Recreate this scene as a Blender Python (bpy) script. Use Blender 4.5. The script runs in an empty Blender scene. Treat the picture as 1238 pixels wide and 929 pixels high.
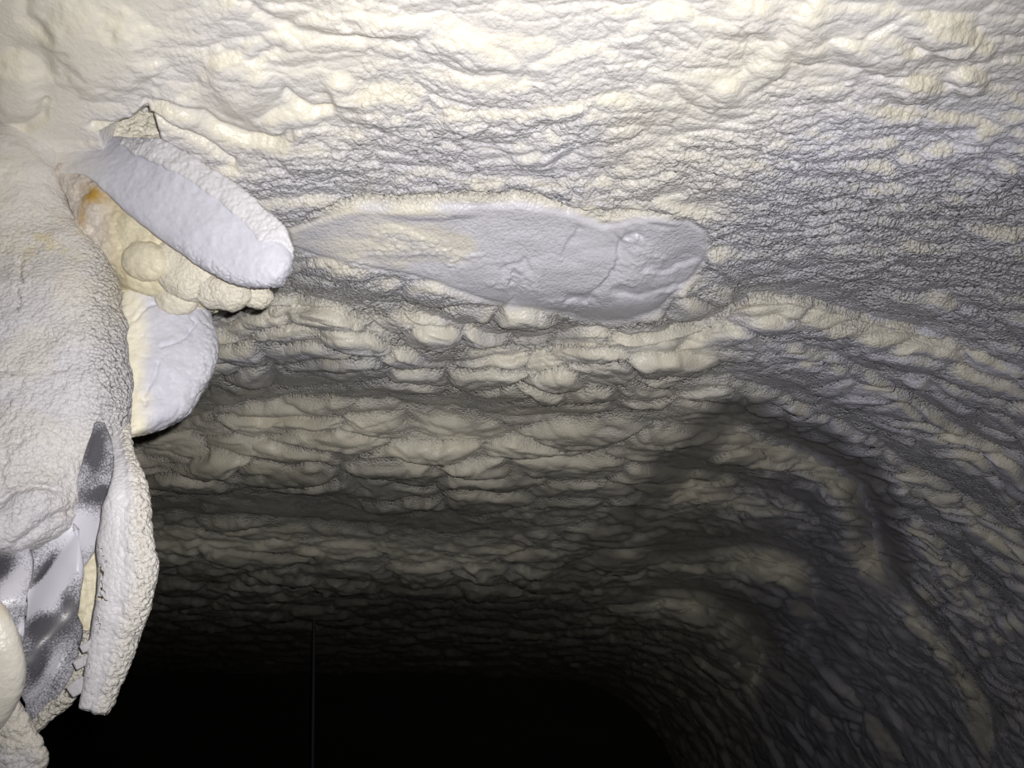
import bpy, bmesh, math, random
import numpy as np

# ------------------------------------------------------------------ camera, light, world, exposure
W, H, F = 1238.0, 929.0, 931.0          # photograph frame and focal length in pixels
PITCH = math.radians(26.0)
CAMZ = 1.25                             # camera height above the attic floor
CEIL = 0.75                             # foam underside above the camera
scene = bpy.context.scene
col = scene.collection

cam_d = bpy.data.cameras.new('camera')
cam_d.sensor_fit = 'HORIZONTAL'
cam_d.sensor_width = 36.0
cam_d.lens = F / W * 36.0
cam_d.clip_start = 0.02
cam = bpy.data.objects.new('camera', cam_d)
cam.location = (0, 0, CAMZ)
cam.rotation_euler = (math.pi / 2 + PITCH, 0, 0)
col.objects.link(cam)
scene.camera = cam

world = bpy.data.worlds.new('attic_dark')
world.use_nodes = True
world.node_tree.nodes['Background'].inputs[0].default_value = (0.5, 0.55, 0.7, 1)
world.node_tree.nodes['Background'].inputs[1].default_value = 0.0004
scene.world = world

flash_d = bpy.data.lights.new('phone_flash', 'SPOT')
flash_d.energy = 57.0
flash_d.color = (1.0, 0.975, 0.94)
flash_d.shadow_soft_size = 0.006
flash_d.spot_size = math.radians(113)
flash_d.spot_blend = 1.0
flash = bpy.data.objects.new('phone_flash', flash_d)
flash.location = (0.022, -0.005, CAMZ + 0.03)
flash.rotation_euler = (math.pi / 2 + math.radians(31), 0, math.radians(0))
col.objects.link(flash)

vs = scene.view_settings
vs.view_transform = 'Standard'
vs.look = 'None'
vs.exposure = 0.0
vs.gamma = 1.0
vs.use_curve_mapping = False

CP, SP = math.cos(PITCH), math.sin(PITCH)


def ray(px, py):
    """world direction of a photograph pixel, one unit deep along the lens axis"""
    px = np.asarray(px, float)
    py = np.asarray(py, float)
    u = (px - W / 2) / F
    v = (H / 2 - py) / F
    return np.stack([u, CP - v * SP, SP + v * CP], -1)


def at(px, py, t):
    return ray(px, py) * np.asarray(t, float)[..., None] + np.array([0, 0, CAMZ])


def sstep(a, b, x):
    q = np.clip((x - a) / (b - a), 0, 1)
    return q * q * (3 - 2 * q)


# ------------------------------------------------------------------ noise
def h2(ix, iy, seed):
    ix = ix.astype(np.int64).astype(np.uint32)
    iy = iy.astype(np.int64).astype(np.uint32)
    h = ix * np.uint32(374761393) + iy * np.uint32(668265263) + np.uint32((seed * 2246822519) & 0xffffffff)
    h = (h ^ (h >> np.uint32(13))) * np.uint32(1274126177)
    h = (h ^ (h >> np.uint32(16))) * np.uint32(2246822519)
    h = h ^ (h >> np.uint32(15))
    return h.astype(np.float64) / 4294967295.0


def h3(ix, iy, iz, seed):
    return h2(ix + iz * 7919, iy - iz * 5471, seed + 17)


def vnoise(x, y, seed):
    ix, iy = np.floor(x), np.floor(y)
    fx, fy = x - ix, y - iy
    fx = fx * fx * fx * (fx * (fx * 6 - 15) + 10)
    fy = fy * fy * fy * (fy * (fy * 6 - 15) + 10)
    a = h2(ix, iy, seed); b = h2(ix + 1, iy, seed)
    c = h2(ix, iy + 1, seed); d = h2(ix + 1, iy + 1, seed)
    return ((a + (b - a) * fx) * (1 - fy) + (c + (d - c) * fx) * fy) * 2 - 1


def fbm(x, y, seed, octv=4, gain=0.5):
    s = 0; a = 1; n = 0
    for k in range(octv):
        s = s + a * vnoise(x * 2 ** k + 13.7 * k, y * 2 ** k - 7.3 * k, seed + k)
        n += a; a *= gain
    return s / n


def worley(x, y, seed, jit=0.9):
    ix, iy = np.floor(x), np.floor(y)
    f1 = np.full(x.shape, 9.0); f2 = f1.copy()
    dxc = np.zeros(x.shape); dyc = np.zeros(x.shape); idc = np.zeros(x.shape)
    for i in (-1, 0, 1):
        for j in (-1, 0, 1):
            cx, cy = ix + i, iy + j
            px = cx + 0.5 + jit * (h2(cx, cy, seed) - 0.5)
            py = cy + 0.5 + jit * (h2(cx, cy, seed + 91) - 0.5)
            dx, dy = x - px, y - py
            d = np.sqrt(dx * dx + dy * dy)
            near = d < f1
            f2 = np.where(near, f1, np.minimum(f2, d))
            f1 = np.where(near, d, f1)
            dxc = np.where(near, dx, dxc); dyc = np.where(near, dy, dyc)
            idc = np.where(near, h2(cx, cy, seed + 7), idc)
    return f1, f2, dxc, dyc, idc


def worley3(p, seed, jit=0.9):
    i0 = np.floor(p)
    f1 = np.full(p.shape[:-1], 9.0); f2 = f1.copy()
    for i in (-1, 0, 1):
        for j in (-1, 0, 1):
            for k in (-1, 0, 1):
                c = i0 + np.array([i, j, k])
                d = 0
                for ax in range(3):
                    q = c[..., ax] + 0.5 + jit * (h3(c[..., 0], c[..., 1], c[..., 2], seed + 31 * ax) - 0.5)
                    d = d + (p[..., ax] - q) ** 2
                d = np.sqrt(d)
                near = d < f1
                f2 = np.where(near, f1, np.minimum(f2, d))
                f1 = np.where(near, d, f1)
    return f1, f2


def vnoise3(p, seed):
    i0 = np.floor(p)
    f = p - i0
    f = f * f * (3 - 2 * f)
    s = 0
    for i in (0, 1):
        for j in (0, 1):
            for k in (0, 1):
                w = (f[..., 0] if i else 1 - f[..., 0]) * (f[..., 1] if j else 1 - f[..., 1]) * (f[..., 2] if k else 1 - f[..., 2])
                s = s + w * h3(i0[..., 0] + i, i0[..., 1] + j, i0[..., 2] + k, seed)
    return s * 2 - 1


def fbm3(p, seed, octv=3, gain=0.5):
    s = 0; a = 1; n = 0
    for k in range(octv):
        s = s + a * vnoise3(p * 2 ** k + 11.3 * k, seed + k)
        n += a; a *= gain
    return s / n


def pdist(px, py, pts):
    """distance to a polyline and signed side (+ = below/right-hand of travel to +x)"""
    best = np.full(px.shape, 1e9)
    sgn = np.ones(px.shape)
    par = np.zeros(px.shape)
    L = 0.0
    for (x0, y0), (x1, y1) in zip(pts[:-1], pts[1:]):
        dx, dy = x1 - x0, y1 - y0
        l2 = dx * dx + dy * dy
        t = np.clip(((px - x0) * dx + (py - y0) * dy) / l2, 0, 1)
        ex, ey = px - x0 - t * dx, py - y0 - t * dy
        d = np.sqrt(ex * ex + ey * ey)
        c = dx * (py - y0) - dy * (px - x0)
        m = d < best
        best = np.where(m, d, best)
        sgn = np.where(m, np.where(c >= 0, 1.0, -1.0), sgn)
        par = np.where(m, L + t * math.sqrt(l2), par)
        L += math.sqrt(l2)
    cx_, cy_ = pts[-1][0] - pts[0][0], pts[-1][1] - pts[0][1]
    c2 = cx_ * cx_ + cy_ * cy_
    if c2 < 1:
        return best, sgn, par / L
    return best, sgn, np.clip(((px - pts[0][0]) * cx_ + (py - pts[0][1]) * cy_) / c2, 0, 1)


def poly_sd(px, py, pts):
    """signed distance to a closed polygon, + inside"""
    pts = list(pts)
    d, _, _ = pdist(px, py, pts + [pts[0]])
    ins = np.zeros(px.shape, bool)
    n = len(pts)
    for i in range(n):
        x0, y0 = pts[i]; x1, y1 = pts[(i + 1) % n]
        if y0 == y1:
            continue
        c = ((y0 > py) != (y1 > py)) & (px < (x1 - x0) * (py - y0) / (y1 - y0) + x0)
        ins ^= c
    return np.where(ins, d, -d)


# ------------------------------------------------------------------ materials
def newmat(name):
    m = bpy.data.materials.new(name)
    m.use_nodes = True
    nt = m.node_tree
    return m, nt, nt.nodes['Principled BSDF']


def nd(nt, kind, **kw):
    n = nt.nodes.new(kind)
    for k, v in kw.items():
        if k.startswith('i_'):
            n.inputs[k[2:].replace('_', ' ')].default_value = v
        else:
            setattr(n, k, v)
    return n


def mixc(nt, fac, a, b):
    n = nt.nodes.new('ShaderNodeMix')
    n.data_type = 'RGBA'
    lk = nt.links.new
    for sock, v in ((0, fac), (6, a), (7, b)):
        if hasattr(v, 'is_output'):
            lk(v, n.inputs[sock])
        else:
            n.inputs[sock].default_value = v if sock == 0 else (*v, 1)
    return n.outputs[2]


def ramp(nt, src, lo, hi):
    n = nt.nodes.new('ShaderNodeMapRange')
    n.clamp = True
    nt.links.new(src, n.inputs[0])
    n.inputs[1].default_value = lo; n.inputs[2].default_value = hi
    return n.outputs[0]


def math_n(nt, op, a, b):
    n = nt.nodes.new('ShaderNodeMath'); n.operation = op
    for i, v in enumerate((a, b)):
        if hasattr(v, 'is_output'):
            nt.links.new(v, n.inputs[i])
        else:
            n.inputs[i].default_value = v
    return n.outputs[0]


def foam_material(name, cream=(0.85, 0.81, 0.685), dust=(0.74, 0.735, 0.87), grit_scale=190.0, grit=0.0050,
                  rough=0.36, fine=0.0006, stain=(0.45, 0.27, 0.05)):
    """cured spray foam: cream skin, powdery overspray where 'dust' is set, granules where 'grit' is set"""
    m, nt, b = newmat(name)
    lk = nt.links.new
    co = nd(nt, 'ShaderNodeTexCoord').outputs['Object']
    ad = nd(nt, 'ShaderNodeAttribute', attribute_name='dust').outputs['Fac']
    ag = nd(nt, 'ShaderNodeAttribute', attribute_name='grit').outputs['Fac']
    ast = nd(nt, 'ShaderNodeAttribute', attribute_name='stain').outputs['Fac']
    n1 = nd(nt, 'ShaderNodeTexNoise', i_Scale=9.0, i_Detail=5.0)
    lk(co, n1.inputs['Vector'])
    n2 = nd(nt, 'ShaderNodeTexNoise', i_Scale=160.0, i_Detail=3.0)
    lk(co, n2.inputs['Vector'])
    cr = mixc(nt, ramp(nt, n1.outputs['Fac'], 0.35, 0.65), cream, tuple(c * k for c, k in zip(cream, (0.97, 0.95, 0.90))))
    du = mixc(nt, ramp(nt, n2.outputs['Fac'], 0.3, 0.7), dust, tuple(c * 0.9 for c in dust))
    c = mixc(nt, ad, cr, du)
    vo = nd(nt, 'ShaderNodeTexVoronoi', i_Scale=grit_scale)
    lk(co, vo.inputs['Vector'])
    vo2 = nd(nt, 'ShaderNodeTexVoronoi', i_Scale=grit_scale * 2.3)
    lk(co, vo2.inputs['Vector'])
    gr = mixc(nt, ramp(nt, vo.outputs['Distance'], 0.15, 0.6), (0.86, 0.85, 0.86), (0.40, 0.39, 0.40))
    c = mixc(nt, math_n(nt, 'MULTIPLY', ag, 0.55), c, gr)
    c = mixc(nt, ast, c, stain)
    lk(c, b.inputs['Base Color'])
    b.inputs['Roughness'].default_value = rough
    b.inputs['Specular IOR Level'].default_value = 0.5
    inv = math_n(nt, 'SUBTRACT', 1.0, math_n(nt, 'MULTIPLY', vo.outputs['Distance'], vo.outputs['Distance']))
    inv2 = math_n(nt, 'SUBTRACT', 1.0, math_n(nt, 'MULTIPLY', vo2.outputs['Distance'], vo2.outputs['Distance']))
    hgt = math_n(nt, 'ADD', inv, math_n(nt, 'MULTIPLY', inv2, 0.4))
    bp = nd(nt, 'ShaderNodeBump', i_Strength=1.0, i_Distance=grit)
    lk(math_n(nt, 'MULTIPLY', hgt, math_n(nt, 'ADD', ag, 0.06)), bp.inputs['Height'])
    bp2 = nd(nt, 'ShaderNodeBump', i_Strength=1.0, i_Distance=fine)
    lk(n2.outputs['Fac'], bp2.inputs['Height'])
    lk(bp.outputs[0], bp2.inputs['Normal'])
    lk(bp2.outputs[0], b.inputs['Normal'])
    return m


M_FOAM = foam_material('cream_spray_foam')
M_POST = foam_material('dusty_foam_crust', cream=(0.70, 0.66, 0.56), dust=(0.64, 0.625, 0.67), grit_scale=230, grit=0.0065, rough=0.5, stain=(0.62, 0.47, 0.10))
M_SMOOTH = foam_material('dust_white_foam', dust=(0.62, 0.62, 0.715), grit=0.0012, rough=0.6)
M_YELLOW = foam_material('yellow_foam', cream=(0.69, 0.63, 0.45), grit=0.001, rough=0.5)

mw, nt, b = newmat('dark_wood')
n = nd(nt, 'ShaderNodeTexNoise', i_Scale=6.0, i_Detail=4.0)
nt.links.new(mixc(nt, n.outputs['Fac'], (0.035, 0.03, 0.028), (0.07, 0.06, 0.05)), b.inputs['Base Color'])
b.inputs['Roughness'].default_value = 0.9
M_WOOD = mw

mm, nt, b = newmat('grey_metal')
n = nd(nt, 'ShaderNodeTexNoise', i_Scale=40.0, i_Detail=3.0)
nt.links.new(mixc(nt, n.outputs['Fac'], (0.035, 0.045, 0.06), (0.06, 0.07, 0.085)), b.inputs['Base Color'])
b.inputs['Roughness'].default_value = 0.6
M_METAL = mm

# thin translucent polythene dusted with foam
mp, nt, b = newmat('dusty_polythene')
lk = nt.links.new
ad = nd(nt, 'ShaderNodeAttribute', attribute_name='dust').outputs['Fac']
co = nd(nt, 'ShaderNodeTexCoord').outputs['Object']
n2 = nd(nt, 'ShaderNodeTexNoise', i_Scale=620.0, i_Detail=3.0)
lk(co, n2.inputs['Vector'])
spk = ramp(nt, math_n(nt, 'ADD', n2.outputs['Fac'], math_n(nt, 'MULTIPLY', math_n(nt, 'SUBTRACT', ad, 0.5), 0.9)), 0.30, 0.68)
lk(mixc(nt, spk, (0.13, 0.125, 0.15), (0.66, 0.65, 0.73)), b.inputs['Base Color'])
b.inputs['Roughness'].default_value = 0.32
bp = nd(nt, 'ShaderNodeBump', i_Strength=0.7, i_Distance=0.001)
lk(spk, bp.inputs['Height']); lk(bp.outputs[0], b.inputs['Normal'])
tr = nd(nt, 'ShaderNodeBsdfTransparent')
mx = nd(nt, 'ShaderNodeMixShader')
lk(math_n(nt, 'MULTIPLY', math_n(nt, 'SUBTRACT', 1.0, spk), 0.35), mx.inputs[0])
lk(b.outputs[0], mx.inputs[1]); lk(tr.outputs[0], mx.inputs[2])
lk(mx.outputs[0], nt.nodes['Material Output'].inputs[0])
M_FILM = mp


# ------------------------------------------------------------------ object helpers
def props(o, label=None, cat=None, group=None, kind=None):
    for k, v in (('label', label), ('category', cat), ('group', group), ('kind', kind)):
        if v:
            o[k] = v
    return o


def empty(name, loc, label, cat, group=None):
    o = bpy.data.objects.new(name, None)
    o.location = loc
    o.empty_display_size = 0.05
    col.objects.link(o)
    return props(o, label, cat, group)


def grid_mesh(name, V, faces, mat, parent=None, attrs=None, origin=None):
    if origin is None:
        origin = (0, 0, 0) if parent is None else parent.location
    V = np.asarray(V, float) - np.asarray(origin, float)
    me = bpy.data.meshes.new(name)
    nf, k = faces.shape
    me.vertices.add(len(V))
    me.vertices.foreach_set('co', V.astype(np.float32).ravel())
    me.loops.add(nf * k)
    me.loops.foreach_set('vertex_index', faces.astype(np.int32).ravel())
    me.polygons.add(nf)
    me.polygons.foreach_set('loop_start', np.arange(0, nf * k, k, dtype=np.int32))
    me.polygons.foreach_set('use_smooth', np.ones(nf, bool))
    me.update(calc_edges=True)
    for an, av in (attrs or {}).items():
        a = me.attributes.new(an, 'FLOAT', 'POINT')
        a.data.foreach_set('value', np.clip(av, 0, 1).astype(np.float32))
    me.materials.append(mat)
    o = bpy.data.objects.new(name, me)
    col.objects.link(o)
    if parent is not None:
        o.parent = parent
    else:
        o.location = origin
    return o


def grid_normals(P):
    du = np.gradient(P, axis=1)
    dv = np.gradient(P, axis=0)
    n = np.cross(du, dv)
    n /= np.linalg.norm(n, axis=-1, keepdims=True) + 1e-12
    return n


# ------------------------------------------------------------------ the foam ceiling and side wall
# cross-section: level ceiling, rounded shoulder, upright wall on the right
WALLX, RAD, YFAR = 1.76, 1.15, 9.0

xs = np.concatenate([np.arange(-700, -260, 14.0), np.arange(-260, -8, 9.0), np.arange(-8, 1246, 1.65), np.arange(1246, 1560, 9.0), np.arange(1560, 2100, 14.0)])
ys = np.concatenate([np.arange(-600, -220, 14.0), np.arange(-220, -8, 9.0), np.arange(-8, 800, 1.55), np.arange(800, 937, 2.0), np.arange(937, 1290, 10.0)])
PX, PY = np.meshgrid(xs, ys)
D = ray(PX, PY)
t0 = np.full(PX.shape, 1e-3); t1 = np.full(PX.shape, 80.0)


def sdf(x, z):
    """negative inside the attic (ceiling CEIL, wall WALLX, rounded corner RAD)"""
    qx = x - (WALLX - RAD); qz = z - (CEIL - RAD)
    return np.where((qx > 0) & (qz > 0), np.sqrt(np.maximum(qx, 0) ** 2 + np.maximum(qz, 0) ** 2), np.maximum(qx, qz)) - RAD


for _ in range(44):
    tm = 0.5 * (t0 + t1)
    ins = sdf(D[..., 0] * tm, D[..., 2] * tm) < 0
    t0 = np.where(ins, tm, t0); t1 = np.where(ins, t1, tm)
T = 0.5 * (t0 + t1)
okbase = (T * D[..., 1] < YFAR) & (T < 60)

# surface coordinates: s along the arch (metres), y down the attic
X0, Z0, Y0 = D[..., 0] * T, D[..., 2] * T, D[..., 1] * T
qx, qz = X0 - (WALLX - RAD), Z0 - (CEIL - RAD)
ang = np.arctan2(np.maximum(qx, 0), np.maximum(qz, 1e-6))
S = np.where(qx <= 0, X0, np.where(qz > 0, (WALLX - RAD) + RAD * ang, (WALLX - RAD) + RAD * math.pi / 2 - qz))

# traced crevices (photo pixels): above each the foam turns away, below it a lit bulge starts
LINES = [
    # pts, dark width, lit width, rise, drop
    ([(225, 392), (262, 378), (300, 356), (345, 352), (400, 366), (440, 384), (481, 412), (513, 432), (545, 440), (590, 434), (640, 428), (690, 416), (763, 420)], 22, 50, .030, .026),
    ([(380, 345), (473, 364), (521, 380), (570, 394), (626, 408), (680, 400), (723, 394), (763, 398), (844, 390), (880, 372), (906, 350), (984, 362), (1048, 381), (1104, 397), (1180, 412), (1260, 424)], 18, 40, .026, .022),
    ([(100, 548), (155, 527), (251, 497), (352, 476), (433, 478), (493, 488), (570, 495), (650, 501), (740, 506), (800, 508), (850, 510)], 26, 80, .066, .06),
    ([(100, 640), (182, 626), (291, 622), (392, 626), (473, 640), (554, 646), (650, 640), (740, 610), (800, 590)], 40, 60, .055, .065),
    ([(120, 772), (174, 757), (271, 744), (330, 730), (400, 712), (453, 700), (560, 700), (680, 704), (780, 700)], -1, 60, .16, .02),
    ([(840, 492), (900, 512), (960, 537), (1010, 560), (1040, 582), (1058, 620), (1066, 655), (1085, 700), (1105, 735)], 22, 44, .06, .045),
    ([(770, 560), (850, 566), (930, 590), (985, 620), (1020, 660)], 22, 50, .045, .035),
    ([(760, 668), (850, 664), (930, 662), (975, 676), (996, 700), (1003, 740)], 24, 40, .05, .05),
    ([(760, 706), (850, 714), (900, 742), (925, 780), (940, 830)], 26, 40, .08, .02),
    ([(800, 455), (880, 450), (960, 480), (1040, 520), (1140, 580), (1238, 650), (1300, 690)], 20, 40, .010, .016),
    ([(900, 400), (1000, 425), (1090, 470), (1170, 520), (1260, 565)], 18, 40, .010, .016),
    ([(1066, 655), (1085, 700), (1110, 735), (1147, 772), (1193, 850), (1215, 930)], 16, 20, .02, .008),
    ([(340, 262), (385, 250), (430, 240), (490, 236), (560, 236), (630, 238), (690, 245), (740, 254), (800, 248), (860, 262)], 4, 130, .0, .055),
    ([(1080, 600), (1130, 640), (1180, 700), (1238, 750)], 24, 50, .015, .018),
]
DL = np.zeros(PX.shape)
groove = np.zeros(PX.shape)
darkb = np.zeros(PX.shape)
wob = 7 * fbm(PX / 70, PY / 50, 3, 3) + 2.5 * fbm(PX / 14, PY / 10, 5, 2)
sides = []
for i, (pts, wd, wl, up, dn) in enumerate(LINES):
    d, sg, par = pdist(PX, PY + wob, pts)
    q = d * sg
    sides.append(q)
    fade = sstep(0, 0.16, par) * sstep(1.0, 0.80, par) if i not in (2, 3, 4) else sstep(1.0, 0.62, par)
    if wd < 0:      # last rib: the foam simply turns up and away
        DL += fade * up * sstep(-3, 60, q)
        continue
    rise = up * sstep(-2.2 * wd, 0, q) * (q <= 0) + (q > 0) * (up - (up + dn) * sstep(0, wl, q) + dn * sstep(wl, wl * 3.2, q))
    DL += fade * rise
    if i == 5:      # the bay past the arch lies deeper
        DL += .20 * sstep(0, .14, par) * sstep(1, .75, par) * sstep(-40, 6, q) * sstep(330, 90, q)
    groove = np.maximum(groove, fade * np.exp(-(q / 3.2) ** 2))
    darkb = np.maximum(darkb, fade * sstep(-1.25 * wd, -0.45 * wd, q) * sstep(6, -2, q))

# the smooth dusted patch hanging under the ceiling, with its lobes
PATCH = [(345, 268), (385, 254), (430, 242), (490, 239), (560, 238), (630, 240), (690, 247), (728, 262), (752, 256), (790, 250),
         (832, 254), (856, 270), (857, 298), (840, 326), (818, 345), (798, 372), (760, 388), (716, 392), (690, 380), (650, 372),
         (618, 372), (560, 352), (500, 330), (440, 320), (390, 310), (352, 296)]
psd = poly_sd(PX + wob * .4, PY + wob * .4, PATCH)
CREASES = [([(700, 262), (692, 285), (676, 312)], 3.5, .5), ([(736, 268), (750, 285), (748, 310), (736, 328), (716, 348), (695, 352)], 3.2, 1.0),
           ([(622, 318), (618, 345), (617, 372)], 3.0, 1.0), ([(640, 305), (622, 314), (600, 318)], 4, .5),
           ([(750, 284), (768, 276), (778, 282)], 3, .9), ([(770, 322), (812, 316), (850, 296)], 3.5, .7),
           ([(735, 352), (790, 346), (832, 330)], 3.5, .8), ([(552, 250), (548, 290), (552, 318)], 6, .35),
           ([(678, 360), (712, 355), (728, 365)], 3, .8)]
crease = np.zeros(PX.shape)
cw_ = 5 * fbm(PX / 16, PY / 16, 8, 2)
for pts, w, a in CREASES:
    d, sg, par = pdist(PX + cw_, PY + wob * .5 + cw_, pts)
    crease = np.maximum(crease, a * sstep(0, .15, par) * sstep(1, .8, par) * np.where(d * sg > 0, np.exp(-(d / (w * .7)) ** 2), np.exp(-(d / (w * 3.2)) ** 2)))

# smooth zone in the upper left, fold lines around the opening
smooth = sstep(330, 120, PX + 0.55 * PY + 30 * fbm(PX / 90, PY / 90, 41, 3)) * sstep(330, 180, PY)
smooth = np.maximum(smooth, 0.85 * np.exp(-(((PX - 275) / 95) ** 2 + ((PY - 140) / 55) ** 2)))
FOLDS = [([(-20, 158), (28, 156), (50, 140), (54, 122)], 7, .9), ([(112, 150), (135, 152), (160, 146), (178, 130)], 4.5, 1.0),
         ([(176, 124), (205, 124), (245, 138), (262, 152), (300, 164), (335, 166), (350, 158)], 6, 1.0),
         ([(185, 136), (215, 152), (250, 170), (284, 192)], 3.5, .8), ([(345, 110), (362, 124), (378, 132), (400, 131)], 5, .9),
         ([(254, 65), (290, 62), (306, 70), (340, 58)], 6, .5), ([(300, 0), (330, 25), (360, 38), (420, 45), (500, 50)], 7, .6),
         ([(30, 0), (30, 20), (60, 40)], 8, .4), ([(20, 60), (50, 70), (52, 130)], 12, .4)]
fold = np.zeros(PX.shape)
for pts, w, a in FOLDS:
    d, _, _ = pdist(PX, PY, pts)
    fold = np.maximum(fold, a * np.exp(-(d / w) ** 2))
hole = poly_sd(PX + wob * .2, PY, [(120, 158), (158, 148), (179, 132), (188, 142), (203, 182), (180, 200), (130, 190)])
holem = sstep(-1, 9, hole)

# hand placed bulges (px, py, rx, ry, slant, height m)
BUMPS = [(1150, 45, 52, 26, .25, .020), (1108, 104, 34, 20, -.1, .018), (1170, 96, 26, 20, .1, .014), (1060, 60, 60, 26, .15, .012),
         (1100, 140, 90, 14, .05, .010), (1120, 190, 80, 14, -.25, .014), (1180, 165, 60, 14, -.5, .012), (930, 75, 34, 24, -.6, .014),
         (975, 40, 30, 40, -.2, .014), (880, 110, 22, 16, 0, .010), (550, 150, 34, 18, .1, .012), (640, 195, 36, 12, -.05, .012),
         (415, 112, 26, 20, .5, .016), (470, 130, 70, 26, .1, .010), (600, 60, 90, 24, .1, .010), (700, 130, 70, 20, 0, .008),
         (350, 150, 46, 22, .1, .014), (290, 100, 50, 44, .3, .020), (210, 130, 40, 26, .3, .012), (120, 60, 80, 60, .2, .02),
         (20, 110, 46, 46, 0, .02), (800, 250, 40, 12, .1, .008), (520, 250, 60, 10, 0, .006), (440, 25, 80, 24, .1, .01),
         (380, 190, 60, 20, .1, .012), (900, 20, 40, 22, -.2, .012), (1210, 290, 46, 22, -.1, .014), (700, 240, 34, 10, .0, .010),
         (1230, 200, 60, 22, -.5, .014), (868, 312, 22, 16, .8, .012)]
bumpz = np.zeros(PX.shape)
for (bx, by, rx, ry, sl, hh) in BUMPS:
    ex = (PX - bx); ey = (PY - by) - sl * ex
    r = np.sqrt((ex / rx) ** 2 + (ey / ry) ** 2) + 0.18 * fbm(PX / 22, PY / 16, 61, 2)
    bumpz = np.maximum(bumpz, hh * sstep(1.15, 0.35, r))

def blur(a, k):
    for ax in (0, 1):
        c = np.cumsum(np.pad(a, [(k + 1, k) if i == ax else (0, 0) for i in (0, 1)], mode='edge'), axis=ax)
        n_ = a.shape[ax]
        sl1 = [slice(None)] * 2; sl0 = [slice(None)] * 2
        sl1[ax] = slice(2 * k + 1, 2 * k + 1 + n_); sl0[ax] = slice(0, n_)
        a = (c[tuple(sl1)] - c[tuple(sl0)]) / (2 * k + 1)
    return a


DL = blur(blur(DL, 3), 3)
BASE = D * (T * np.exp(DL))[..., None]
NB = grid_normals(BASE)
flip = np.sum(NB * D, -1) > 0
NB = np.where(flip[..., None], -NB, NB)

# lumps, scales and pebbles in surface coordinates
wx = 0.035 * fbm(S * 7, Y0 * 7, 11, 3); wy = 0.03 * fbm(S * 7 + 50, Y0 * 7, 12, 3)
sk = 0.22 * np.sin(S * 1.7 + Y0) * 0.5
Su, Yu = S + wx * (1 + 2 * sstep(1.4, 3, T)), Y0 + wy * (1 + 3 * sstep(1.4, 3, T)) + sk * 0.25 * S
near = sstep(1.44, 1.22, T)                     # bright foreground of the ceiling
far = sstep(2.4, 3.4, T)
midz = (1 - near) * (1 - far)


def lumps(cw, cl, seed, tilt):
    a1_, a2_, ax_, ay_, aid = worley(Su / cw, Yu / cl, seed)
    e_ = np.clip((a2_ - a1_) / 0.55, 0, 1)
    pil = 1 - (1 - e_) ** 2.2
    return pil * (0.45 + 0.7 * aid) - tilt * ay_ * pil, pil


rz = sstep(760, 980, PX + .3 * (PY - 400))
A1, e1 = lumps(.15, .066, 21, .6)
A1r, e1r = lumps(.105, .036, 27, .6)
A1 = A1 * (1 - rz) + A1r * rz * .85; e1 = e1 * (1 - rz) + e1r * rz
B1, _ = lumps(.045, .024, 22, .5)
A2, e2 = lumps(.25, .165, 24, .45)
A2r, e2r = lumps(.13, .060, 28, .5)
A2 = A2 * (1 - rz) + A2r * rz * .62; e2 = e2 * (1 - rz) + e2r * rz
B2, _ = lumps(.075, .055, 25, .4)
A3, e3 = lumps(.30, .36, 26, .35)
B3, _ = lumps(.11, .13, 29, .4)
AM, eM = lumps(.125, .085, 43, .5)
BM, _ = lumps(.045, .032, 44, .4)
mw_ = sstep(1.20, 1.40, T) * (1 - sstep(1.68, 1.95, T)) * (1 - .8 * rz)
A2 = A2 * (1 - mw_) + AM * mw_ * .72; e2 = e2 * (1 - mw_) + eM * mw_; B2 = B2 * (1 - mw_) + BM * mw_ * .8
lumpA = near * A1 * .012 + midz * A2 * .036 + far * A3 * .036
lumpB = near * B1 * .0045 + midz * B2 * .0055 + far * B3 * .011
dome = near * e1 + midz * e2 + far * e3
wx2 = 0.0018 * fbm(S * 60, Y0 * 60, 15, 2); wy2 = 0.0018 * fbm(S * 60 + 9, Y0 * 60, 16, 2)
p1, p2, _, _, pid = worley((S + wx2) / .0095, (Y0 + wy2) / .0095, 23)
peb = np.sqrt(np.clip(1 - (p1 / 0.75) ** 2, 0, 1)) * (0.4 + 0.8 * pid)
low = fbm(S * 5, Y0 * 6, 31, 4)
mid = fbm(S * 22, Y0 * 30, 33, 4)

patch = sstep(-2, 6, psd)
patchsoft = sstep(0, 34, psd)
pm = sstep(-.15, .35, fbm(S * 8, Y0 * 11, 35, 3) + .15)            # where pebbles cluster
calm = np.clip(np.maximum(smooth, patch * .92), 0, 1)
rightz = sstep(820, 1000, PX) * sstep(60, 240, PY)
scale_m = (1 - calm) * (1 - 0.6 * darkb) * (0.42 + 0.58 * sstep(120, 420, PY))
disp = (.0075 + .0025 * sstep(60, 260, PY)) * low * (1 - .6 * calm) + 0.003 * mid * (1 - .8 * calm)
disp += scale_m * lumpA + (1 - calm) * (1 - .4 * darkb) * lumpB * (.5 + .5 * sstep(60, 260, PY))
disp += peb * 0.0031 * (0.15 + 0.85 * pm) * (.6 + .4 * sstep(40, 220, PY)) * (1 - .9 * smooth) * (1 - patch * sstep(.25, -.05, fbm(S * 10, Y0 * 14, 37, 3))) * (1 - .85 * sstep(.25, .7, dome) * sstep(330, 400, PY) * (1 - .5 * rightz)) * (1 - .5 * sstep(420, 520, PY))
disp += bumpz * 0.65
disp += 0.013 * sstep(-3, 9, psd) * sstep(400, 330, PY) - 0.0065 * crease * patch
disp -= 0.007 * groove
disp -= 0.011 * fold
disp -= 0.085 * holem - holem * 0.010 * peb * 2
P = BASE + NB * disp[..., None] + np.array([0, 0, CAMZ])

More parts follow.
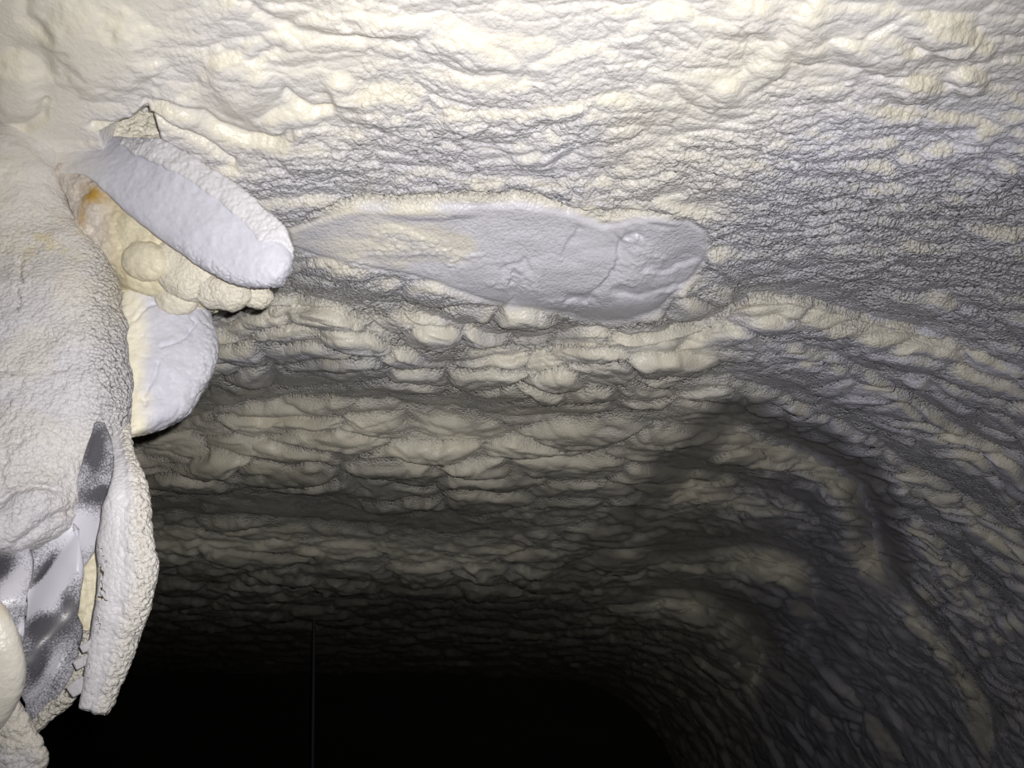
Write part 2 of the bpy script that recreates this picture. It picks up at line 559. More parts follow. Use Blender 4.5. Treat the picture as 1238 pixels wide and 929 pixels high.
# overspray: settles on faces turned towards the sprayer, i.e. down and away along the attic
NM = grid_normals(P)
flip = np.sum(NM * D, -1) > 0
NM = np.where(flip[..., None], -NM, NM)


nrel = blur(NM[..., 1], 3)
face = sstep(-0.50, 0.06, nrel + 0.10 * fbm(S * 14, Y0 * 14, 51, 3))
dust = np.clip(0.15 + 0.75 * face * (0.5 + 0.5 * sstep(-.3, .3, fbm(S * 4, Y0 * 4, 53, 3))), 0, 1)
dust = np.maximum(dust, 0.85 * patch * sstep(-.35, .15, fbm(S * 9, Y0 * 9, 54, 3) + .004 * (PX - 480)))
dust = np.clip(dust + 0.5 * rightz * face, 0, 1)
dust *= (1 - 0.55 * smooth) * (1 - .75 * sstep(1.45, 1.9, T) * (1 - rightz)) * (.58 + .42 * sstep(40, 300, PY + 120 * rightz))
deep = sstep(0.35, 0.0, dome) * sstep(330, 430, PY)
grit = np.clip(0.08 + 0.28 * pm * (1 - smooth) * sstep(-50, 330, PY) * (1 - .7 * far) + 0.35 * face * (1 - calm) * sstep(60, 320, PY) + 0.8 * darkb + 0.45 * rightz * sstep(330, 180, np.abs(PY - 300) + 150), 0, 1)  # granules also grey the dark bands, putting their shade into the colour
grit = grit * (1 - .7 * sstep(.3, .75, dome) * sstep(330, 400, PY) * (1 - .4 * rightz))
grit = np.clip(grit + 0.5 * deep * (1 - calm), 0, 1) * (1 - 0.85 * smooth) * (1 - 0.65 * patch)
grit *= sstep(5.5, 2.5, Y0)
stain = np.zeros(PX.shape)

# regions: each rib bay of the foam becomes one part
ny, nx = PX.shape
idx = np.arange(ny * nx).reshape(ny, nx)
quads = np.stack([idx[:-1, :-1], idx[1:, :-1], idx[1:, 1:], idx[:-1, 1:]], -1).reshape(-1, 4)
okq = okbase[:-1, :-1] & okbase[1:, :-1] & okbase[1:, 1:] & okbase[:-1, 1:]


def c4(a):
    return 0.25 * (a[:-1, :-1] + a[1:, :-1] + a[1:, 1:] + a[:-1, 1:])


reg = np.zeros(PX.shape)
yl = [np.interp(PX, [p[0] for p in L[0]], [p[1] for p in L[0]]) - wob for L in (LINES[1], LINES[2], LINES[3], LINES[4])]
for k, yy in enumerate(yl):
    reg += (PY > yy)
wallm = qx > RAD * 0.62
reg = np.where(wallm, 9, reg)
reg = np.where((psd > 0) & ~wallm, 8, reg)
regq = np.max(np.stack([reg[:-1, :-1], reg[1:, 1:]]), 0).reshape(-1)
okq = okq.reshape(-1)
Pf = P.reshape(-1, 3)
AT = {'dust': dust.reshape(-1), 'grit': grit.reshape(-1), 'stain': stain.reshape(-1)}


def region_mesh(name, code, parent=None):
    q = quads[okq & (regq == code)]
    used, inv = np.unique(q, return_inverse=True)
    o = grid_mesh(name, Pf[used], inv.reshape(-1, 4), M_FOAM, parent, {k: v[used] for k, v in AT.items()}, origin=(0, 0, 0))
    return o


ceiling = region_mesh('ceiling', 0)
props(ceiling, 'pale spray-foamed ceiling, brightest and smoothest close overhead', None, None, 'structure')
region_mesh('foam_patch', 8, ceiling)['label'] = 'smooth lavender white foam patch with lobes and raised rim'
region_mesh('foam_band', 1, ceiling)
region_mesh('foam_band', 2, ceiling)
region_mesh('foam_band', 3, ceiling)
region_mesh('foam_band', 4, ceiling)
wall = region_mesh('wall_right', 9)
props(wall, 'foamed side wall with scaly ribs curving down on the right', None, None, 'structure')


# ------------------------------------------------------------------ lofted foreground pieces
def crom(pts, n):
    """Catmull-Rom through rows of control values, n samples"""
    pts = np.asarray(pts, float)
    m = len(pts)
    u = np.linspace(0, m - 1, n)
    i = np.clip(np.floor(u).astype(int), 0, m - 2)
    f = (u - i)[:, None]
    p0 = pts[np.clip(i - 1, 0, m - 1)]; p1 = pts[i]; p2 = pts[i + 1]; p3 = pts[np.clip(i + 2, 0, m - 1)]
    return 0.5 * (2 * p1 + (p2 - p0) * f + (2 * p0 - 5 * p1 + 4 * p2 - p3) * f ** 2 + (3 * p1 - p0 - 3 * p2 + p3) * f ** 3)


def loft(name, st, n_len, n_round, mat, parent=None, front=0.05, back=0.05, power=0.8, ends=(0.15, 0.15), disp=None,
         attrs=None, origin=None, cut=None):
    """closed body: stations (left px, left py, right px, right py, depth left, depth right); cross-sections are rounded,
    front/back = half thickness in metres towards / away from the camera, the ends close to a point over 'ends' of the length"""
    C = crom(st, n_len)
    w = np.linspace(0, 1, n_len)
    A = at(C[:, 0], C[:, 1], C[:, 4]); B = at(C[:, 2], C[:, 3], C[:, 5])
    ph = np.linspace(0, 2 * math.pi, n_round, endpoint=False)
    cx = 0.5 - 0.5 * np.cos(ph)
    sn = np.sin(ph)
    dz = np.sign(sn) * np.abs(sn) ** power
    e = np.ones(n_len)
    if ends[0] > 0:
        e *= np.sqrt(np.clip(1 - (1 - np.clip(w / ends[0], 0, 1)) ** 2, 0.0004, 1))
    if ends[1] > 0:
        e *= np.sqrt(np.clip(1 - (1 - np.clip((1 - w) / ends[1], 0, 1)) ** 2, 0.0004, 1))
    mid = 0.5 * (A + B)
    vd = mid - np.array([0, 0, CAMZ]); vd /= np.linalg.norm(vd, axis=-1, keepdims=True)
    fr = np.interp(w, np.linspace(0, 1, np.size(front)), np.atleast_1d(front))
    bk = np.interp(w, np.linspace(0, 1, np.size(back)), np.atleast_1d(back))
    off = np.where(dz[None, :] > 0, dz[None, :] * fr[:, None], dz[None, :] * bk[:, None]) * e[:, None]
    P_ = A[:, None] * (1 - cx)[None, :, None] + B[:, None] * cx[None, :, None] - vd[:, None] * off[..., None]
    # normals (wrap round)
    Pw = np.concatenate([P_[:, -1:], P_, P_[:, :1]], 1)
    du = (Pw[:, 2:] - Pw[:, :-2])
    dv = np.gradient(P_, axis=0)
    N = np.cross(du, dv); N /= np.linalg.norm(N, axis=-1, keepdims=True) + 1e-12
    cen = P_.mean(1, keepdims=True)
    if np.sum(N * (P_ - cen)) < 0:
        N = -N
    q = {'P': P_, 'N': N, 'w': np.repeat(w[:, None], n_round, 1), 'c': np.repeat(cx[None], n_len, 0),
         'f': np.repeat((sn > -1e-6)[None], n_len, 0)}
    tt = np.sum((P_ - np.array([0, 0, CAMZ])) * np.array([0, CP, SP]), -1)
    q['px'] = W / 2 + F * P_[..., 0] / tt
    q['py'] = H / 2 - F * ((P_[..., 2] - CAMZ) * CP - P_[..., 1] * SP) / tt
    if disp:
        P_ = P_ + N * disp(q)[..., None]
    at_ = {k: fn(q).ravel() * np.ones(P_.shape[0] * P_.shape[1]) for k, fn in (attrs or {}).items()}
    i = np.arange(n_len * n_round).reshape(n_len, n_round)
    j = np.roll(i, -1, 1)
    fc = np.stack([i[:-1], j[:-1], j[1:], i[1:]], -1).reshape(-1, 4)
    if cut:
        cm = cut(q).ravel()
        fc = fc[cm[fc].sum(1) < 3]
    V = P_.reshape(-1, 3)
    V = np.vstack([V, P_[0].mean(0), P_[-1].mean(0)])
    for k in at_:
        at_[k] = np.append(at_[k], [at_[k][0], at_[k][-1]])
    k0, k1 = len(V) - 2, len(V) - 1
    cap0 = np.stack([np.full(n_round, k0), j[0], i[0], i[0]], -1)
    cap1 = np.stack([np.full(n_round, k1), i[-1], j[-1], j[-1]], -1)
    # caps as triangles in a second face block
    o = mixed_mesh(name, V, fc, np.vstack([cap0[:, :3], cap1[:, :3]]), mat, parent, at_, origin)
    return o


def mixed_mesh(name, V, quads_, tris, mat, parent, attrs, origin):
    if origin is None:
        origin = V.mean(0) if parent is None else np.array(parent.location)
    V = V - np.asarray(origin)
    me = bpy.data.meshes.new(name)
    nq, nt_ = len(quads_), len(tris)
    me.vertices.add(len(V))
    me.vertices.foreach_set('co', V.astype(np.float32).ravel())
    me.loops.add(nq * 4 + nt_ * 3)
    me.loops.foreach_set('vertex_index', np.concatenate([quads_.ravel(), tris.ravel()]).astype(np.int32))
    me.polygons.add(nq + nt_)
    me.polygons.foreach_set('loop_start', np.concatenate([np.arange(nq) * 4, nq * 4 + np.arange(nt_) * 3]).astype(np.int32))
    me.polygons.foreach_set('use_smooth', np.ones(nq + nt_, bool))
    me.update(calc_edges=True)
    for an, av in (attrs or {}).items():
        a = me.attributes.new(an, 'FLOAT', 'POINT')
        a.data.foreach_set('value', np.clip(av, 0, 1).astype(np.float32))
    me.materials.append(mat)
    bm = bmesh.new(); bm.from_mesh(me)
    bmesh.ops.recalc_face_normals(bm, faces=bm.faces)
    bm.to_mesh(me); bm.free()
    o = bpy.data.objects.new(name, me)
    col.objects.link(o)
    if parent is not None:
        o.parent = parent
    else:
        o.location = origin
    return o


def pebbles(p, size, seed):
    f1, f2 = worley3(p / size, seed)
    return np.sqrt(np.clip(1 - (f1 / 0.8) ** 2, 0, 1))


def tY(py, y):
    """lens-axis depth at which pixel row py lies at world distance y"""
    return y / (CP - (H / 2 - py) / F * SP)


def rows(lst, y, dl=0.0, dr=0.0, top=0.0):
    """(py, left px, right px) rows on an upright plane y metres away"""
    return [(l, r, rr, r, tY(r, y) + dl + top * max(0, 1 - max(0, i - 3) / 3), tY(r, y) + dr + top * max(0, 1 - max(0, i - 3) / 3)) for i, (r, l, rr) in enumerate(lst)]


# --- foam crusted post on the left
post = empty('foam_post', at(20, 640, np.array(.72)), 'wide powder-white foam-crusted post at the left edge, with yellow stains', 'post')


def post_disp(q):
    p = q['P']
    d = 0.010 * fbm3(p * 9, 71, 3) + 0.0045 * fbm3(p * 40, 72, 3)
    d = d + (0.0026 * pebbles(p, .0078, 73) + .0012 * pebbles(p, .014, 75)) * (0.3 + 0.7 * sstep(-.2, .3, fbm3(p * 14, 77, 2))) * (.25 + .75 * sstep(190, 300, q['py']))
    d = d + .012 * sstep(520, 600, q['py']) * fbm3(p * 18, 79, 2)
    for pts, w_, a_ in [([(24, 316), (22, 330), (28, 342)], 2.0, .006), ([(24, 352), (22, 376)], 1.6, .005), ([(0, 449), (40, 450), (80, 448)], 1.6, .003), ([(-5, 606), (40, 586), (66, 590)], 5, .009), ([(20, 655), (55, 630), (95, 612)], 5, .006)]:
        dd, _, _ = pdist(q['px'] + 7 * fbm3(p * 50, 76, 2), q['py'] + 5 * fbm3(p * 50, 70, 2), pts)
        d = d - a_ * np.exp(-(dd / w_) ** 2)
    return d


def post_stain(q):
    x, y = q['px'], q['py']
    nz = fbm3(q['P'] * 60, 74, 3)
    s = 0.55 * sstep(.0, .45, nz + .10) * np.exp(-(((x - 62) / 34) ** 2 + ((y - 298) / 28) ** 2))
    s += 0.8 * sstep(.0, .2, nz) * np.exp(-(((x - 117) / 12) ** 2 + ((y - 238) / 9) ** 2))
    s += .45 * np.exp(-(((x - 99) / 5) ** 2 + ((y - 262) / 14) ** 2)) * sstep(0, .3, nz)
    s += .18 * sstep(120, 146, x) * sstep(420, 330, y) * sstep(230, 280, y)
    return s


loft('foam_crust', rows([(120, -120, 62), (150, -120, 64), (178, -120, 68), (200, -120, 70), (225, -120, 74), (255, -120, 88), (290, -120, 112), (330, -120, 138), (380, -120, 150), (440, -120, 151),
                         (500, -120, 153), (530, -120, 146), (560, -120, 122), (590, -120, 104), (620, -120, 92), (645, -120, 80), (668, -120, 50), (690, -120, 10)], .80, -.02, .06, -.03),
     340, 380, M_POST, post, front=[.05, .05, .05, .06, .05], back=.10, power=.75, ends=(.05, .08), disp=post_disp,
     attrs={'dust': lambda q: .55 + .45 * sstep(280, 400, q['py']) - .35 * sstep(0, .3, fbm3(q['P'] * 12, 78, 3)),
            'grit': lambda q: (.16 + .6 * sstep(90, 148, q['px'])) * (.12 + .88 * sstep(200, 310, q['py'] + .3 * q['px'])), 'stain': post_stain})  # grit ramp at the right edge paints the shading where the post rounds away


# lower ledges of crust folding over the plastic
def crust_disp(a, s, seed, lo=.006):
    def fn(q):
        p = q['P']
        return lo * fbm3(p * 22, seed, 3) + a * pebbles(p, s, seed + 3) + .35 * a * pebbles(p, s * .45, seed + 5)
    return fn


# --- smooth foam tongue jutting right from the upper-left corner
tong = empty('foam_tongue', at(90, 185, np.array(1.02)), 'smooth lavender-white horn of foam jutting right and down over the recess', 'foam')
tong_st = [(-140, 130, -140, 215, 1.1130, 1.0605), (-60, 132, -60, 212, 1.1130, 1.0605), (10, 130, 10, 212, 1.1130, 1.0553), (60, 124, 60, 211, 1.1235, 1.0448), (108, 158, 100, 211, 1.0973, 1.0290),
           (158, 168, 130, 236, 1.0605, 1.0132), (205, 178, 165, 268, 1.0343, 1.0028), (252, 204, 208, 299, 1.0185, 0.9922), (300, 240, 252, 326, 1.0028, 0.9818), (336, 272, 288, 343, 0.9922, 0.9765),
           (354, 302, 318, 347, 0.9870, 0.9765), (352, 328, 340, 344, 0.9818, 0.9786)]


def tong_disp(q):
    p = q['P']
    x, y = q['px'], q['py']
    rough_ = np.clip(sstep(.80, .97, q['c']) * sstep(170, 260, x) + sstep(.88, 1, q['w']) * .8, 0, 1)
    d = 0.004 * fbm3(p * 14, 91, 3) + 0.0008 * fbm3(p * 120, 92, 2)
    return d + rough_ * (0.0030 * pebbles(p, .0075, 93) + 0.0016 * pebbles(p, .004, 94) - 0.002)


loft('foam_horn', tong_st, 420, 200, M_SMOOTH, tong, front=[.004, .004, .010, .028, .038, .036, .030], back=[.05, .05, .05, .04, .04, .03], power=.7, ends=(.05, .10), disp=tong_disp,
     attrs={'dust': lambda q: .25 + .75 * sstep(40, 150, q['px']), 'grit': lambda q: .04 + .25 * sstep(.8, 1, q['c']) * sstep(150, 260, q['px']),
            'stain': lambda q: .9 * sstep(-.02, -.4, np.sin(np.arccos(np.clip(1 - 2 * q['c'], -1, 1))) * np.where(q['f'], 1, -1)) * sstep(.7, .95, q['c'])})


loft('frosted_edge', [(150, 169, 148, 174, 1.0448, 1.0343), (172, 168, 162, 184, 1.0290, 1.0185), (204, 176, 190, 196, 1.0132, 1.0028), (252, 203, 238, 222, 0.9975, 0.9870), (301, 239, 284, 258, 0.9818, 0.9713), (338, 271, 314, 290, 0.9713, 0.9608), (352, 298, 332, 310, 0.9713, 0.9639), (353, 312, 344, 318, 0.9713, 0.9660)],
     260, 60, M_SMOOTH, tong, front=.003, back=.03, power=.5, ends=(.3, .10), disp=lambda q: .004 * fbm3(q['P'] * 45, 95, 3) + .0022 * pebbles(q['P'], .0062, 96) + .0012 * pebbles(q['P'], .0035, 97),
     attrs={'dust': lambda q: .8 + 0 * q['w'], 'grit': lambda q: .10 + 0 * q['w'], 'stain': lambda q: 0 * q['w']})['label'] = 'rough frosted strip along the upper edge'

# --- yellowed foam in the recess under the tongue
rec = empty('recess_foam', at(190, 330, np.array(1.0)), 'yellowed bulging foam filling the recess between post and horn', 'foam')


def blob(name, cx, cy, rx, ry, t, depth, mat, parent, dsp, dust=.1, grit=.1, rot=0.0, n=64, stainf=None):
    st = []
    for k in np.linspace(-1, 1, 11):
        hw = math.sqrt(max(1 - k * k, 0.0016)) * rx
        c_, s_ = math.cos(rot), math.sin(rot)
        lx, ly = cx - hw * c_ - k * ry * s_, cy - hw * s_ + k * ry * c_
        rx_, ry_ = cx + hw * c_ - k * ry * s_, cy + hw * s_ + k * ry * c_
        st.append((lx, ly, rx_, ry_, t, t))
    return loft(name, st, n, n, mat, parent, front=depth, back=depth, power=1.0, ends=(.5, .5), disp=dsp,
                attrs={'dust': lambda q: dust + 0 * q['w'], 'grit': lambda q: grit + 0 * q['w'], 'stain': stainf or (lambda q: 0 * q['w'])})


loft('recess_back', [(60, 196, 150, 200, 1.0608, 1.0812), (72, 225, 200, 225, 1.0404, 1.0812), (90, 265, 250, 262, 1.0302, 1.0710), (110, 300, 290, 310, 1.0302, 1.0710), (128, 330, 304, 340, 1.0404, 1.0710), (140, 345, 290, 362, 1.0506, 1.0812), (150, 356, 262, 378, 1.0710, 1.1016)],
     170, 170, M_YELLOW, rec, front=.03, back=.04, ends=(.1, .12), disp=crust_disp(.0022, .008, 101, .012),
     attrs={'dust': lambda q: .55 * sstep(150, 110, q['px']), 'grit': lambda q: .25 + .3 * sstep(150, 110, q['px']),
            'stain': lambda q: .85 * sstep(-.12, .15, fbm3(q['P'] * 50, 103, 2)) * np.exp(-(((q['px'] - 113) / 17) ** 2 + ((q['py'] - 238) / 11) ** 2))
            + .5 * np.exp(-(((q['px'] - 100) / 5) ** 2 + ((q['py'] - 262) / 16) ** 2)) + .22 * sstep(175, 135, q['px']) * sstep(350, 300, q['py'])})
sm_d = lambda a, s: (lambda q: a * fbm3(q['P'] * 30, s, 3) + .0011 * pebbles(q['P'], .006, s + 4) + .0006 * fbm3(q['P'] * 200, s + 6, 2))
blob('foam_bulge', 166, 284, 50, 46, 1.04, .030, M_YELLOW, rec, lambda q: .008 * fbm3(q['P'] * 26, 111, 3) + .0016 * pebbles(q['P'], .006, 115), .0, .30, .5, 110)
blob('foam_bulge', 176, 316, 28, 24, 1.015, .020, M_YELLOW, rec, sm_d(.005, 112), .1, .2, .2, 70)
blob('foam_bulge', 224, 326, 48, 34, 1.03, .030, M_POST, rec, sm_d(.008, 113), .05, .10, .55, 100)
blob('foam_bulge', 262, 348, 42, 26, 1.03, .026, M_POST, rec, sm_d(.008, 114), .15, .14, .35, 90)
blob('foam_bulge', 214, 360, 26, 20, 1.045, .020, M_POST, rec, sm_d(.005, 116), .05, .05, .2, 70)
blob('foam_bulge', 300, 352, 30, 16, 1.045, .018, M_POST, rec, crust_disp(.003, .008, 117, .004), .1, .15, .4, 60)

plug = loft('foam_plug', [(100, 142, 140, 128, 1.09, 1.10), (112, 158, 178, 130, 1.085, 1.10), (118, 175, 200, 150, 1.08, 1.10), (124, 195, 214, 175, 1.07, 1.10), (140, 210, 214, 195, 1.06, 1.09)],
            110, 120, M_FOAM, None, front=.012, back=.03, ends=(.15, .15), disp=lambda q: .007 * pebbles(q['P'], .014, 118) + .003 * pebbles(q['P'], .007, 119),
            attrs={'dust': lambda q: .1 + 0 * q['w'], 'grit': lambda q: .35 + 0 * q['w'], 'stain': lambda q: 0 * q['w']})
props(plug, 'pebbly foam showing in the dark triangular opening above the horn', 'foam')

# --- rounded slab below the recess
blk = empty('foam_block', at(200, 430, np.array(.97)), 'rounded slab of white foam hanging beside the post, cream left edge', 'foam')


def blk_disp(q):
    p = q['P']; x, y = q['px'], q['py']
    d = .007 * fbm3(p * 16, 121, 3) + .002 * fbm3(p * 60, 122, 3)
    e = np.maximum(sstep(.75, .97, q['c']), np.maximum(sstep(.14, .04, q['c']) * .8, sstep(.88, .98, q['w'])))
    d = d + (.3 + .7 * e) * .0030 * pebbles(p, .010, 123)
    for pts, w_, a_ in [([(168, 388), (178, 372), (200, 364), (222, 362)], 2.5, .003), ([(200, 420), (222, 408), (232, 392), (228, 372)], 2, .003), ([(172, 490), (184, 462), (190, 440)], 3, .003)]:
        dd, _, _ = pdist(x + 8 * fbm3(p * 45, 125, 2), y, pts)
        d = d - a_ * np.exp(-(dd / w_) ** 2)
    return d


loft('slab', rows([(338, 152, 200), (350, 149, 228), (366, 147, 248), (385, 147, 256), (410, 147, 260), (435, 147, 261), (460, 147, 254), (482, 149, 243), (502, 152, 226), (516, 155, 200), (527, 158, 172)], .90, 0, .05),
     210, 200, M_SMOOTH, blk, front=.035, back=.05, power=.55, ends=(.10, .10), disp=blk_disp,
     attrs={'dust': lambda q: sstep(160, 185, q['px'] + 14 * fbm3(q['P'] * 30, 124, 3) - .06 * (q['py'] - 430)), 'grit': lambda q: .10 + .45 * sstep(.7, .95, q['c']), 'stain': lambda q: 0 * q['w']})

# --- torn plastic sheet hanging in folds
film = empty('plastic_sheet', at(60, 650, np.array(.72)), 'torn dark polythene sheet dusted with foam, hanging in folds below the post', 'plastic sheet')


def film_loft(name, st, seed, amp, n1=150, n2=90, dustf=None):
    def fd(q):
        x, y = q['px'], q['py']
        a = (x * .85 + y * .55) / 23.0 + 1.5 * fbm3(q['P'] * 9, seed, 2)
        return amp * (np.abs(np.sin(a)) - .5) * np.where(q['f'], 1, -1) + amp * .6 * fbm3(q['P'] * 25, seed + 2, 2) * np.where(q['f'], 1, -1)
    return loft(name, st, n1, n2, M_FILM, film, front=.0016, back=.0016, power=.4, ends=(.02, .02), disp=fd, attrs={'dust': dustf or (lambda q: .5 + .6 * fbm3(q['P'] * 16, seed + 5, 3))})


def dz(*ell):
    def fn(q):
        v = .5 + .35 * fbm3(q['P'] * 30, 150, 3)
        for (x, y, rx, ry, s, a) in ell:
            ex = q['px'] - x; ey = q['py'] - y
            r = ((ex * math.cos(s) + ey * math.sin(s)) / rx) ** 2 + ((-ex * math.sin(s) + ey * math.cos(s)) / ry) ** 2
            v = v + a * np.exp(-r)
        return v
    return fn


film_loft('film_fold', [(117, 512, 123, 512, 0.8603, 0.8603), (104, 556, 138, 560, 0.8569, 0.8569), (84, 600, 134, 604, 0.8569, 0.8569), (62, 640, 126, 640, 0.8569, 0.8569), (60, 668, 114, 662, 0.8569, 0.8603), (70, 700, 98, 690, 0.8569, 0.8636)], 141, .005, 110, 60,
          dz((117, 548, 8, 26, 0.15, -.55), (112, 600, 26, 10, 0, -.25), (100, 640, 30, 22, 0.0000, 0.6660), (122, 595, 8, 8, 0, -.5)))
film_loft('film_fold', [(-80, 590, 60, 600, 0.8658, 0.8714), (-80, 645, 92, 640, 0.8492, 0.8547), (-80, 690, 95, 690, 0.8270, 0.8436), (-60, 730, 94, 735, 0.8103, 0.8381), (-20, 770, 96, 770, 0.7937, 0.8325), (18, 800, 92, 798, 0.7992, 0.8325), (28, 835, 72, 835, 0.8048, 0.8270), (34, 872, 46, 872, 0.8103, 0.8214)], 143, .008, 200, 120,
          dz((72, 690, 20, 60, 0.6105, 0.8880), (52, 688, 7, 34, .7, -.95), (20, 660, 26, 14, .3, -.35), (52, 757, 24, 18, .0, -.6), (84, 725, 10, 36, .1, -.35), (45, 800, 14, 22, .4, -.5), (8, 720, 22, 22, 0.0000, 0.4440), (62, 810, 8, 40, 0.5550, 0.3330)))
film_loft('film_fold', [(-80, 640, 18, 630, 0.8381, 0.8436), (-80, 690, 36, 680, 0.8048, 0.8159), (-60, 725, 33, 722, 0.7659, 0.7881), (-10, 758, 30, 758, 0.7714, 0.7881), (14, 778, 27, 778, 0.7770, 0.7881)], 146, .006, 90, 60,
          dz((22, 700, 12, 30, 0.5550, 0.4440), (0, 690, 14, 24, .6, -.45), (27, 760, 6, 10, 0.0000, 0.5550)))

# --- crusted flap with its broken edge
flap = empty('torn_flap', at(140, 560, np.array(.75)), 'long torn flap crusted white with foam, hanging past the post', 'flap')


def flap_disp(q):
    p = q['P']; x = q['px']; c = q['c']
    outer = sstep(.40, .62, c + .06 * fbm3(p * 40, 163, 2))
    d = .004 * fbm3(p * 20, 161, 3) + (.18 + .82 * outer) * (.0026 * pebbles(p, .0078, 162) + .0013 * pebbles(p, .004, 164))
    return d


def flap_cut(q):
    p = q['P']; x, y = q['px'], q['py']
    lim = np.interp(y, [600, 650, 690, 720, 760, 800, 840, 850, 870], [0, 122, 136, 132, 124, 112, 108, 98, 0])
    nz = fbm3(p * np.array([150, 150, 110]), 166, 2) + .35 * fbm3(p * 320, 167, 1)
    return (nz > .10 + .5 * sstep(-12, 2, x - lim)) & (x < lim + 2) & (q['c'] > .015)


loft('crusted_strip', [(122, 470, 148, 474, .97, .97), (126, 504, 154, 506, .93, .93), (131, 535, 158, 535, .885, .890), (137, 560, 165, 562, .850, .862), (132, 590, 177, 596, 0.8236, 0.8381), (124, 625, 179, 630, 0.8181, 0.8325), (117, 658, 184, 665, 0.8125, 0.8270),
                       (119, 690, 188, 690, 0.8081, 0.8270), (117, 722, 181, 725, 0.8048, 0.8214), (111, 752, 171, 760, 0.8014, 0.8181), (105, 785, 159, 792, 0.7992, 0.8159), (102, 812, 150, 814, 0.7970, 0.8103), (99, 838, 138, 842, 0.7948, 0.8070), (97, 856, 128, 860, 0.7937, 0.8014)],
     420, 170, M_POST, flap, front=[.004, .008, .014, .016, .014, .010], back=.010, power=.6, ends=(.05, .012), disp=flap_disp, cut=flap_cut,
     attrs={'dust': lambda q: 1.0 - .55 * sstep(.45, .8, q['c']), 'grit': lambda q: .05 + .25 * sstep(.5, .8, q['c']), 'stain': lambda q: 0 * q['w']})
for k, (x0, y0, x1, y1, hw) in enumerate([(84, 838, 104, 824, 8), (90, 806, 108, 796, 6), (98, 786, 112, 778, 5)]):
    dxx, dyy = x1 - x0, y1 - y0
    L_ = math.hypot(dxx, dyy); nxp, nyp = -dyy / L_ * hw, dxx / L_ * hw
    loft('torn_tab', [(x0 + nxp * e_, y0 + nyp * e_, x0 - nxp * e_, y0 - nyp * e_, .796, .796) if i_ == 0 else
                      (x0 + dxx * i_ / 3 + nxp, y0 + dyy * i_ / 3 + nyp, x0 + dxx * i_ / 3 - nxp, y0 + dyy * i_ / 3 - nyp, .796, .796) for i_, e_ in enumerate((.9, 1, 1, 1))],
         20, 24, M_POST, flap, front=.003, back=.003, power=.4, ends=(.06, 0), disp=lambda q: .0008 * fbm3(q['P'] * 80, 171, 2),
         attrs={'dust': lambda q: 1 + 0 * q['w'], 'grit': lambda q: 0 * q['w'], 'stain': lambda q: 0 * q['w']})

# --- pale foam core seen between sheet and flap
core = loft('foam_sliver', [(84, 640, 128, 640, 0.8880, 0.8880), (84, 670, 130, 670, 0.8769, 0.8880), (84, 700, 130, 700, 0.8658, 0.8769), (84, 740, 126, 740, 0.8603, 0.8714), (82, 775, 118, 775, 0.8547, 0.8658), (78, 800, 110, 800, 0.8547, 0.8603)],
     90, 70, M_YELLOW, None, front=.012, back=.02, ends=(.2, .15), disp=crust_disp(.003, .010, 181, .004),
     attrs={'dust': lambda q: .1 + 0 * q['w'], 'grit': lambda q: .1 + 0 * q['w'], 'stain': lambda q: 0 * q['w']})
props(core, 'cream sliver of foam between plastic sheet and flap', 'foam')

# --- thin sparkling crust behind the lower plastic
skin = loft('foam_crust_strip', [(70, 765, 114, 765, 0.8492, 0.8492), (62, 790, 110, 792, 0.8436, 0.8436), (52, 815, 98, 820, 0.8381, 0.8381), (44, 840, 86, 848, 0.8325, 0.8325), (38, 862, 62, 868, 0.8270, 0.8270), (34, 880, 44, 884, 0.8214, 0.8214)],
     110, 70, M_POST, None, front=.008, back=.010, ends=(.1, .05), disp=crust_disp(.0024, .008, 191, .003),
     attrs={'dust': lambda q: .35 + 0 * q['w'], 'grit': lambda q: .5 + 0 * q['w'], 'stain': lambda q: .04 + 0 * q['w']})
props(skin, 'thin glistening foam crust along the lower edge of the plastic sheet', 'foam')

# --- smooth cream lump and gritty clump in the lower left corner
lump = loft('foam_lump', [(-110, 712, -20, 712, 0.7303, 0.7303), (-120, 730, 5, 730, 0.7249, 0.7358), (-125, 752, 18, 752, 0.7194, 0.7358), (-125, 780, 28, 780, 0.7140, 0.7358), (-125, 806, 32, 806, 0.7140, 0.7358), (-125, 835, 28, 835, 0.7140, 0.7358), (-125, 862, 16, 862, 0.7194, 0.7358), (-120, 885, -2, 885, 0.7249, 0.7358), (-110, 902, -30, 902, 0.7303, 0.7303)],
     110, 110, M_FOAM, None, front=.03, back=.03, ends=(.2, .2), disp=lambda q: .003 * fbm3(q['P'] * 20, 201, 3) + .0004 * fbm3(q['P'] * 150, 202, 2),
     attrs={'dust': lambda q: .25 + 0 * q['w'], 'grit': lambda q: .03 + 0 * q['w'], 'stain': lambda q: .25 * np.exp(-(((q['px'] - 4) / 9) ** 2 + ((q['py'] - 736) / 10) ** 2))})
props(lump, 'smooth cream lump of foam at the left edge, low in front', 'foam')
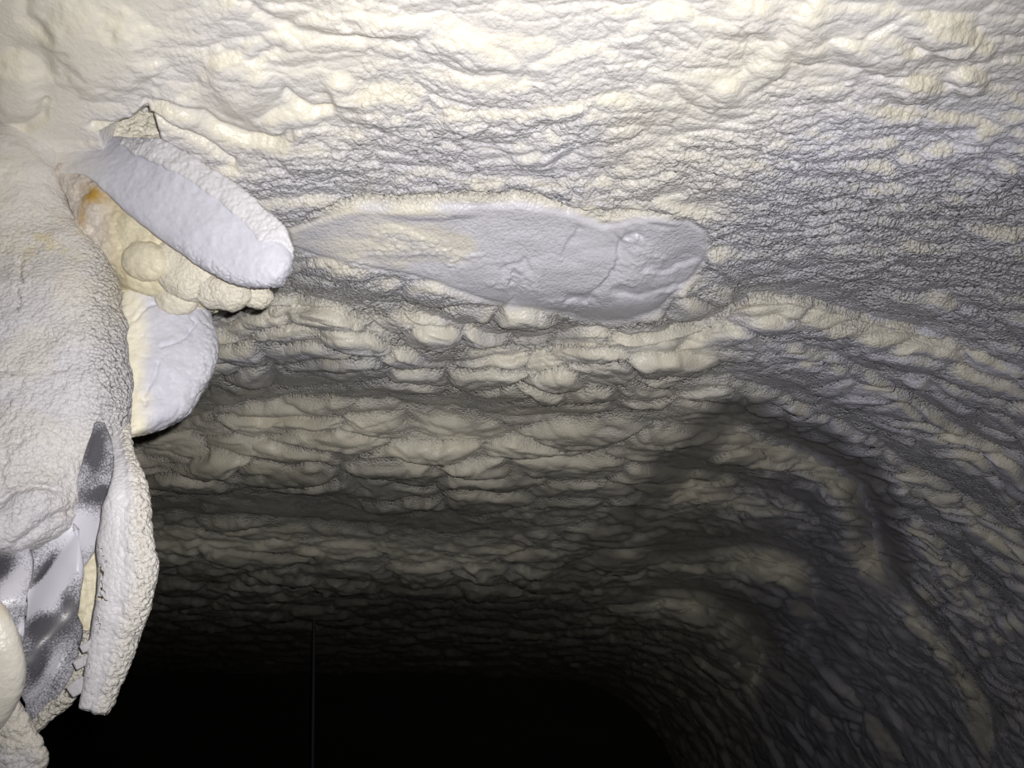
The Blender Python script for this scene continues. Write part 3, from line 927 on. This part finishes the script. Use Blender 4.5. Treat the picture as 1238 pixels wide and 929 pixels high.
clump = loft('foam_clump', [(-120, 838, 20, 852, 0.7590, 0.7700), (-120, 862, 26, 862, 0.7590, 0.7700), (-120, 884, 36, 882, 0.7590, 0.7700), (-120, 904, 47, 902, 0.7590, 0.7700), (-120, 920, 54, 918, 0.7590, 0.7700), (-120, 940, 52, 938, 0.7590, 0.7700), (-120, 970, 58, 968, 0.7590, 0.7700), (-120, 1010, 40, 1010, 0.7590, 0.7700)],
     120, 110, M_POST, None, front=.02, back=.03, ends=(.06, .15), disp=crust_disp(.0034, .010, 211, .006),
     attrs={'dust': lambda q: .35 + .5 * sstep(0, .3, fbm3(q['P'] * 25, 213, 2)), 'grit': lambda q: .15 + 0 * q['w'], 'stain': lambda q: 0 * q['w']})
props(clump, 'gritty foam clump at the bottom left corner under the smooth lump', 'foam')

# ------------------------------------------------------------------ thin pipe far back in the dark, floor and far wall
p_top = at(380, 738, tY(738, 4.5)); p_bot = np.array(at(377, 1010, tY(1010, 4.5)))
dirv = (p_bot - p_top) / np.linalg.norm(p_bot - p_top)
p_top = p_top - dirv * 0.12
p_bot = p_top + dirv * ((p_top[2] - 0.0) / -dirv[2])
ph = np.linspace(0, 2 * math.pi, 16, endpoint=False)
a1 = np.cross(dirv, [0, 1, 0]); a1 /= np.linalg.norm(a1); a2 = np.cross(dirv, a1)
ring = (np.cos(ph)[:, None] * a1 + np.sin(ph)[:, None] * a2) * 0.009
stn = np.linspace(0, 1, 12)
V = np.concatenate([p_top + (p_bot - p_top) * s_ + ring for s_ in stn])
i = np.arange(12 * 16).reshape(12, 16); j = np.roll(i, -1, 1)
fc = np.stack([i[:-1], i[1:], j[1:], j[:-1]], -1).reshape(-1, 4)
pipe = grid_mesh('thin_pipe', V, fc, M_METAL, None, None, origin=p_bot)
props(pipe, 'thin grey pipe standing upright far back in the dark', 'pipe')


def slab_box(name, lo, hi, mat):
    bm = bmesh.new()
    bmesh.ops.create_cube(bm, size=1)
    for v in bm.verts:
        v.co = [lo[k] + (v.co[k] + .5) * (hi[k] - lo[k]) for k in range(3)]
    me = bpy.data.meshes.new(name); bm.to_mesh(me); bm.free()
    me.materials.append(mat)
    o = bpy.data.objects.new(name, me); col.objects.link(o)
    return props(o, None, None, None, 'structure')


slab_box('floor', (-6, -1.5, -.05), (3, 9.4, 0), M_WOOD)
slab_box('wall_back', (-6, 9.0, 0), (3, 9.15, 2.4), M_WOOD)
